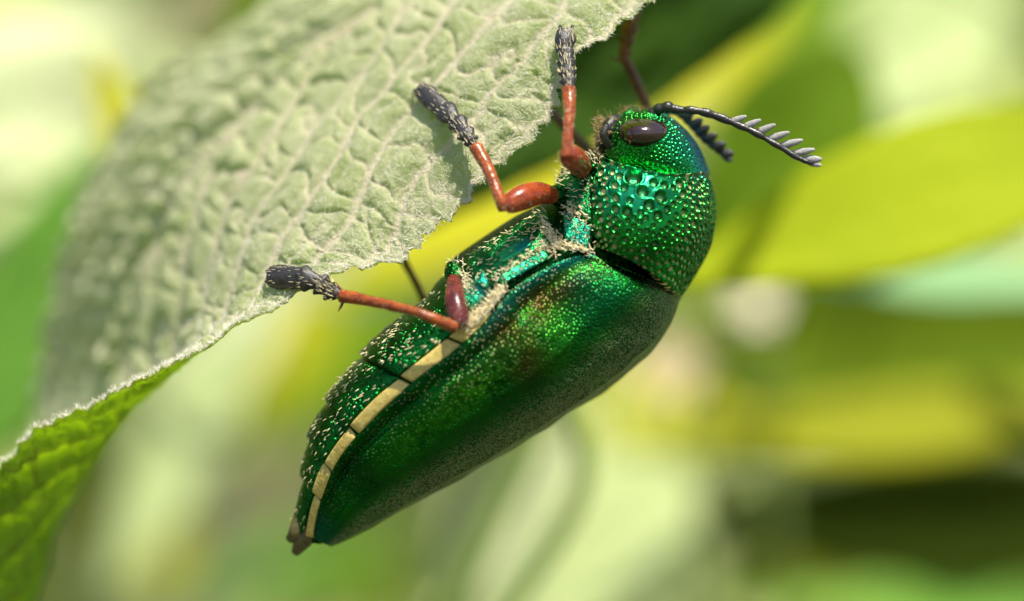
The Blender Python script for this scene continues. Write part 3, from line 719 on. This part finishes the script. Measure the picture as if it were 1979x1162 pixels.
pr = pr+.040*np.exp(-((uP-.028)/.020)**2); pr = pr*np.clip((1-qP)/.02, 0, 1)
Gp = Gp+Np*pr[..., None]
tl = np.exp(-((Ppx[..., 0]-1225)/70)**2-((Ppx[..., 1]-355)/55)**2)
attp = dict(pit=pa, teal=np.clip(tl*1.1, 0, 1)*.85, blue=.35*np.exp(-((uP-.04)/.06)**2)*smooth(qP, .5, .9)+.25*smooth(qP, .8, 1.0)*(1-smooth(uP, .2, .6)),
            tan=np.clip(.07+smooth(qP, .50, .78)+1-smooth(qP, .05, .20)+.25*smooth(uP, .75, .95), 0, 1)*np.ones_like(uP))
pron = both('pronotum', Gp, M['pronotum'], beetle, attp, flip=PF)
# hair in the waist between pronotum and wing cases: dark groove filler is the body core
HL = [(1150, 306), (1157, 280), (1166, 256), (1184, 234), (1212, 217), (1240, 209)]
HR = [(1372, 336), (1361, 306), (1343, 272), (1320, 244), (1290, 222), (1262, 211)]
HWd = [.43, .475, .475, .41, .28, .06]
n, m = 200, 300
hl = cr(np.array(HL, float), n); hr = cr(np.array(HR, float), n); hw = cr(np.array(HWd)[:, None], n)
th = np.linspace(-math.pi/2, math.pi/2, m); b = ((np.sin(th)+1)/2)[None, :, None]
hp = hl[:, None]*(1-b)+hr[:, None]*b; sg = cr(np.array([(0, 16), (0, 12), (0, 6), (0, 0), (0, 0), (0, 0)], float), n)[:, None]
hp = hp+sg*(4*b*(1-b)); yv = -hw*np.cos(th)[None]**.9
Gh = Pa(np.concatenate([hp, yv[..., None]], -1)); Nh = grid_normals(Gh)
if Nh[n//3, m//2, 1] > 0: Nh = -Nh; HF = True
else: HF = False
prh, pah, _ = pits(Gh, Nh, 800, lambda u, q: .0135+.005*(1-q), None, 8)
prh = prh*np.clip(np.minimum(qE[:, :1]*0+np.linspace(0, 1, m)[None], 1-np.linspace(0, 1, m)[None])/.02, 0, 1)*.8+.02*(fbm(Gh*4, 17)-.5)
Gh = Gh+Nh*prh[..., None]; Gh[:, 0, 1] = 0; Gh[:, -1, 1] = 0
uH = np.linspace(0, 1, n)[:, None]; qH = np.linspace(0, 1, m)[None]
mirh = Gh[:, ::-1][:, 1:-1].copy(); mirh[..., 1] *= -1
def mirat(a): a = np.broadcast_to(a, (n, m)); return np.concatenate([a, a[:, ::-1][:, 1:-1]], 1)
Gfull = np.concatenate([Gh, mirh], 1)
atth = dict(pit=mirat(pah), teal=mirat(.55*smooth(qH, .45, .8)), blue=mirat(.85*smooth(qH, .72, .95)*(1-.5*smooth(uH, .5, .9))), tan=mirat(.5*(1-smooth(qH, .1, .35))))
head = obj('head', Gfull, gridF(n, Gfull.shape[1], cv=True, flip=HF), M['pronotum'], beetle, atth)
hpx = pix(Gh).reshape(-1, 2); hY = Gh[..., 1].ravel()
def head_y(px, py): d2 = ((hpx-[px, py])**2).sum(1); return float(hY[np.argsort(d2)[:8]].mean())
# eyes: almond-shaped domes
def eye_mesh(sidey):
    n, m = 40, 64; r = np.linspace(0, 1, n)[:, None]; a = np.linspace(0, 2*math.pi, m, endpoint=False)[None]
    ex = r*np.cos(a)*50; ey = r*np.sin(a)*29*(1-.16*np.cos(a)); c, s = math.cos(math.radians(-7)), math.sin(math.radians(-7))
    px = 1243+ex*c-ey*s+3*np.sin(a)*r; py = 257+ex*s+ey*c-.0022*(ex**2)*.9
    yy = head_y(1243, 262); back = np.array([[head_y(x, y) for x, y in zip(px[-1], py[-1])]])
    y = (yy-.085)+((back+.05)-(yy-.085))*(1-np.sqrt(np.clip(1-r**2.0, 0, 1)))
    G = Pa(np.stack([px+0*r, py+0*r, np.broadcast_to(y, px.shape)], -1)); G[..., 1] *= -sidey
    return G
for sdy in (-1, 1):
    G = eye_mesh(sdy); e = obj('eye', G, gridF(40, 64, cv=True, flip=(sdy > 0)), M['eye'], head)
# mouthparts: jaws, feelers, brown bristles
def mt(pts, rad, name, mat, par, **k): V, F = tube([P(*p) for p in pts], rad, 20, 12, **k); return obj(name, V, F, mat, par)
mt([(1186, 272, -.22), (1176, 250, -.26), (1186, 232, -.22), (1200, 228, -.15)], [.05, .055, .045, .02], 'jaw', M['antenna'], head)
mt([(1180, 276, .16), (1170, 252, .18), (1182, 232, .15)], [.05, .055, .03], 'jaw', M['antenna'], head)
mt([(1178, 285, -.30), (1166, 262, -.36), (1172, 243, -.36)], [.026, .03, .022], 'palp', M['tarsus'], head)
mt([(1170, 292, -.2), (1158, 280, -.25), (1158, 265, -.26)], [.024, .028, .02], 'palp', M['tarsus'], head)
mt([(1208, 232, -.15), (1218, 220, -.12), (1232, 214, -.05)], [.05, .04, .03], 'lip', M['sternite'], head)
nhh = 420; pts = np.stack([RNG.uniform(1152, 1200, nhh), RNG.uniform(225, 300, nhh), RNG.uniform(-.32, .05, nhh)], -1)
V, F = blades(Pa(pts), np.stack([RNG.normal(-.8, .5, nhh), RNG.normal(-.2, .4, nhh), RNG.normal(.3, .5, nhh)], -1), RNG.uniform(.03, .09, nhh), .005)
mb = MB(); mb.add(V, F)
nhh = 90; pts = np.stack([RNG.uniform(1196, 1250, nhh), RNG.uniform(212, 224, nhh), RNG.uniform(-.2, .1, nhh)], -1)
V, F = blades(Pa(pts), np.stack([RNG.normal(0, .4, nhh), RNG.normal(0, .3, nhh), RNG.normal(1, .3, nhh)], -1), RNG.uniform(.02, .06, nhh), .004); mb.add(V, F)
o = mb.build('mouth_hair', M['brownhair'], head); o['kind'] = 'stuff'

# -- antennae
def antenna(axis, rad, teeth, tmat, wid):
    rad = cr(np.array(rad, float)[:, None], 110)[:, 0]; rad = 1.22*rad*(.86+.26*np.abs(np.sin(np.linspace(0, 1, 110)*math.pi*(len(teeth)+4)))); ax_ = cr(np.array([P(*p) for p in axis]), 110)
    V, F = tube(ax_, rad, 110, 10, noise=.006); a = obj('antenna', V, F, M['antenna'], head if False else beetle)
    for (bx, by), (tx, ty), w in teeth:
        d = axis[len(axis)//2][2]; b3 = P(bx, by, d-.02); t3 = P(tx, ty, d-.06); c1 = b3*.5+t3*.5
        V, F = tube([b3, b3*.7+t3*.3, b3*.3+t3*.7, t3], [w*1.15, w*1.35, w*1.1, w*.5], 14, 8, flat=.55)
        obj('antenna_tooth', V, F, tmat, a)
    return a
antenna([(1258, 222, -.20), (1268, 213, -.22), (1290, 208, -.25), (1312, 213, -.27), (1345, 214, -.3), (1380, 223, -.3), (1420, 239, -.32), (1460, 257, -.34), (1500, 280, -.36), (1540, 304, -.38), (1572, 317, -.38)],
        [.03, .030, .034, .024, .024, .026, .022, .021, .019, .018, .012],
        [((1412, 237), (1442, 225), .020), ((1436, 248), (1470, 232), .021), ((1461, 258), (1498, 241), .021), ((1485, 270), (1525, 256), .021),
         ((1508, 283), (1551, 271), .021), ((1532, 298), (1574, 289), .021), ((1552, 309), (1588, 308), .024), ((1562, 314), (1587, 320), .018)], M['tooth'], 1)
antenna([(1282, 216, .14), (1300, 214, .14), (1318, 222, .14), (1340, 243, .14), (1362, 266, .14), (1385, 288, .14), (1410, 306, .14)],
        [.028, .026, .026, .027, .026, .022, .014],
        [((1325, 228), (1340, 216), .024), ((1340, 243), (1356, 229), .028), ((1352, 256), (1369, 243), .028), ((1365, 269), (1385, 260), .028),
         ((1380, 284), (1402, 278), .028), ((1395, 297), (1417, 297), .030), ((1402, 302), (1414, 312), .022)], M['shadetooth'], 1)

# -- legs: femur and shin one bent tube, foot joints and bristles its sub-parts
def bristles(C, R, n, L, w, lean, mat, parent, name='bristle', seed=1):
    T, N, B = frames(C); g = np.random.default_rng(seed); i = g.integers(0, len(C), n); a = g.uniform(0, 2*math.pi, n)
    nr = np.cos(a)[:, None]*N[i]+np.sin(a)[:, None]*B[i]; p = C[i]+nr*R[i][:, None]*.93
    V, F = blades(p, T[i]*lean+nr*.30+g.normal(size=(n, 3))*.12, g.uniform(*L, n), w, bend=.15)
    o = obj(name, V, F, mat, parent); o['kind'] = 'stuff'; return o
def leg(femur, fr, tibia, tr, foot, fw, fmat, tmat, near=True, spines=()):
    fr = [x*.90 for x in fr]; tr = [x*.84 for x in tr]; fw = [x*.90 for x in fw]
    Vf, Ff = tube([P(*p) for p in femur], fr, 36, 18); mb_ = obj('leg', Vf, Ff, fmat, beetle)
    tp = [P(*p) for p in tibia]; Vt, Ft = tube(tp, tr, 44, 16, noise=.008); sh = obj('shin', Vt, Ft, tmat, mb_)
    C = cr(np.array(tp), 60); R = cr(np.array(tr, float)[:, None], 60)[:, 0]
    if near:
        Cf = cr(np.array([P(*p) for p in femur]), 40); Rf = cr(np.array(fr, float)[:, None], 40)[:, 0]
        bristles(Cf, Rf, 130, (.012, .03), .0035, .8, M['seta'], mb_, 'thigh_bristle', 6)
        V, F = tube([P(*femur[0])+(Cf[0]-Cf[3])*k_ for k_ in (-1.0, 1.2, 3.0)], [fr[0]*.7, fr[0]*1.25, fr[0]*.9], 16, 14, noise=.03); obj('hip_joint', V, F, M['sternite'], mb_)
    if near: bristles(C, R, 120, (.012, .026), .0035, .9, M['seta'], mb_, 'shin_bristle', 3)
    for q, dq in spines:
        V, F = blades(np.array([P(*q)]), np.array([dq], float), np.array([.10]), .03, bend=0); obj('spur', V, F, M['farleg'], mb_)
    # foot: five lobed joints widening outwards, the last carrying two claws
    ft = cr(np.array([P(*p) for p in foot]), 61); ws = cr(np.array(fw, float)[:, None], 61)[:, 0]
    cuts = [0, 10, 21, 32, 44, 60]; allC = []; allR = []
    for i in range(5):
        c = ft[cuts[i]:cuts[i+1]+2]; w = ws[cuts[i]:cuts[i+1]+2]; x = np.linspace(0, 1, len(c)); rr = w*(.55+.62*x**1.4-.22*np.clip((x-.85)/.15, 0, 1)) if i < 4 else w*(.72+.28*np.sin(math.pi*x**.8*.8))
        V, F = tube(c, rr, 16, 14, flat=.62, noise=.02); obj('foot_joint', V, F, M['tarsus'] if near else M['farleg'], mb_)
        allC.append(cr(c, 20)); allR.append(cr(rr[:, None], 20)[:, 0])
    T = ft[-1]-ft[-4]; T /= np.linalg.norm(T); Bn = np.cross(T, [0, 1, 0])
    for s in (-1, 1):
        V, F = tube([ft[-1]-T*.03+Bn*s*.03, ft[-1]+T*.035+Bn*s*.05+[0, .01, 0], ft[-1]+T*.04+Bn*s*.03+[0, .06, 0]], [.016, .012, .004], 12, 8)
        obj('claw', V, F, M['antenna'], mb_)
    if near: bristles(np.concatenate(allC), np.concatenate(allR), 260, (.025, .055), .0036, 1.6, M['seta'], mb_, 'foot_bristle', 4)
    return mb_
def yl(px, py, off=.06): return (px, py, leaf_y(px, py)-off)
leg([(1124, 325, -.40), (1114, 312, -.58), (1103, 302, -.76), (1098, 298, -.82)], [.085, .10, .095, .075],
    [(1098, 303, -.82), (1097, 270, -.80), (1100, 220, -.72), (1100, 172, -.62)], [.058, .046, .052, .060],
    [(1100, 170, -.60), (1096, 140, -.52), yl(1093, 105, .09), yl(1094, 60, .07)], [.052, .072, .078, .078], M['femur'], M['leg'])
leg([(1068, 378, -.44), (1040, 374, -.58), (1010, 382, -.68), (985, 394, -.74), (976, 399, -.74)], [.07, .095, .105, .085, .06],
    [(976, 403, -.75), (966, 384, -.76), (945, 330, -.66), (920, 284, -.56)], [.066, .052, .050, .064],
    [(919, 284, -.54), (900, 258, -.48), yl(868, 222, .10), yl(812, 172, .07)], [.060, .080, .086, .082], M['femur'], M['leg'])
leg([(878, 540, -.52), (880, 580, -.68), (886, 615, -.76), (882, 630, -.78)], [.06, .088, .085, .06],
    [(880, 632, -.80), (858, 624, -.84), (800, 602, -.84), (730, 585, -.72), (660, 572, -.58)], [.055, .048, .040, .046, .060],
    [(658, 570, -.56), (638, 562, -.52), (600, 540, -.50), yl(522, 534, .12)], [.045, .085, .10, .10], M['hindfemur'], M['leg'], True,
    [((664, 566, -.6), (-.6, 0, .8)), ((664, 580, -.6), (-.4, -.1, -.9))])
# far side legs
leg([(1270, 330, .40), (1262, 270, .55), (1258, 222, .55)], [.07, .06, .045], [(1258, 224, .55), (1232, 165, .5), (1207, 112, .42)], [.042, .044, .046],
    [(1206, 114, .42), (1212, 80, .42), (1222, 30, .42), (1240, -40, .46)], [.05, .068, .07, .065], M['farleg'], M['farleg'], False, [((1200, 118, .42), (-.9, 0, .4))])
leg([(1185, 335, .40), (1150, 304, .55), (1110, 266, .60)], [.07, .055, .05], [(1112, 268, .60), (1080, 232, .58), (1040, 196, .55)], [.05, .046, .05],
    [(1040, 196, .55), (1015, 160, .6), (990, 110, .75), (960, 60, .95)], [.05, .068, .07, .065], M['farleg'], M['farleg'], False)
leg([(880, 650, .40), (850, 615, .55), (818, 578, .60)], [.07, .055, .04], [(820, 582, .60), (795, 530, .52), (764, 478, .45)], [.036, .036, .042],
    [(764, 478, .45), (745, 440, .45), (720, 410, .5), (690, 360, .62)], [.05, .068, .07, .065], M['farleg'], M['farleg'], False)

# -- pale setae on the abdomen, cream fringe on the thorax
mb = MB(); g = np.random.default_rng(44)
for i, (G, Nn) in enumerate(zip(SP, SN)):
    n, m = G.shape[:2]; cnt = [230, 80, 40, 20, 14][i]; a = g.integers(2, n-2, cnt); c = g.integers(2, int(m*.93), cnt)
    if i == 0:
        keep = g.random(cnt) < np.where(a > n*.55, 1.0, .35); a, c = a[keep], c[keep]
    d = (G[np.minimum(a+1, n-1), c]-G[a-1, c]); d /= np.linalg.norm(d, axis=1, keepdims=True)
    V, F = blades(G[a, c]+Nn[a, c]*.003, d+Nn[a, c]*.22+g.normal(size=d.shape)*.25, g.uniform(.02, .05, len(a)), g.uniform(.006, .012, len(a)), bend=.1)
    mb.add(V, F)
for pi, cnt in ((0, 190), (5, 90)):
    G, nn = plates[pi][1], plates[pi][2]; n, m = G.shape[:2]; a = g.integers(2, n-2, cnt); c = g.integers(2, m-2, cnt)
    d = G[np.minimum(a+1, n-1), c]-G[a-1, c]; d /= np.linalg.norm(d, axis=1, keepdims=True)
    V, F = blades(G[a, c], d+nn[a, c]*.3+g.normal(size=d.shape)*.35, g.uniform(.03, .06, cnt), g.uniform(.005, .010, cnt), bend=.15); mb.add(V, F)
o = mb.build('pale_bristle', M['seta'], beetle); o['kind'] = 'stuff'
mb = MB()
def fringe(px, cnt, spread, L=(.03, .07), drn=(-.5, -.6, .3)):
    pl = cr(np.array(px, float), 200); i = g.integers(0, 200, cnt); q = pl[i]+g.normal(size=(cnt, 2))*spread; y, nn = body_at(q[:, 0], q[:, 1])
    p = Pa(np.concatenate([q, y[:, None]], 1))+nn*.035
    V, F = blades(p, np.array(drn)+nn*.3+g.normal(size=(cnt, 3))*.5, g.uniform(*L, cnt), .006, bend=.3); mb.add(V, F)
fringe([(1050, 425), (1065, 455), (1078, 475), (1068, 492)], 150, 6)
fringe([(1075, 478), (1110, 478), (1145, 492)], 130, 5)
fringe([(1060, 478), (1010, 510), (960, 545)], 110, 4)
fringe([(975, 560), (950, 585), (925, 612), (905, 635)], 300, 6)
fringe([(1085, 350), (1110, 330), (1140, 320), (1160, 312)], 130, 8)
fringe([(1100, 400), (1120, 430), (1135, 455)], 110, 10)
fringe([(885, 520), (900, 545), (915, 565)], 200, 8)
o = mb.build('cream_fringe', M['cream'], beetle); o['kind'] = 'stuff'
# tail valves
V, F = tube([P(606, 1000, -.05), P(588, 1038, -.06), P(570, 1070, -.03)], [.10, .08, .03], 16, 12, flat=.8); obj('tail_valve', V, F, M['tail'], beetle)
V, F = tube([P(585, 1000, -.08), P(572, 1030, -.08), P(558, 1044, -.05)], [.06, .06, .03], 16, 12, flat=.8); obj('tail_valve', V, F, M['tail'], beetle)
print('objects', len(bpy.data.objects))
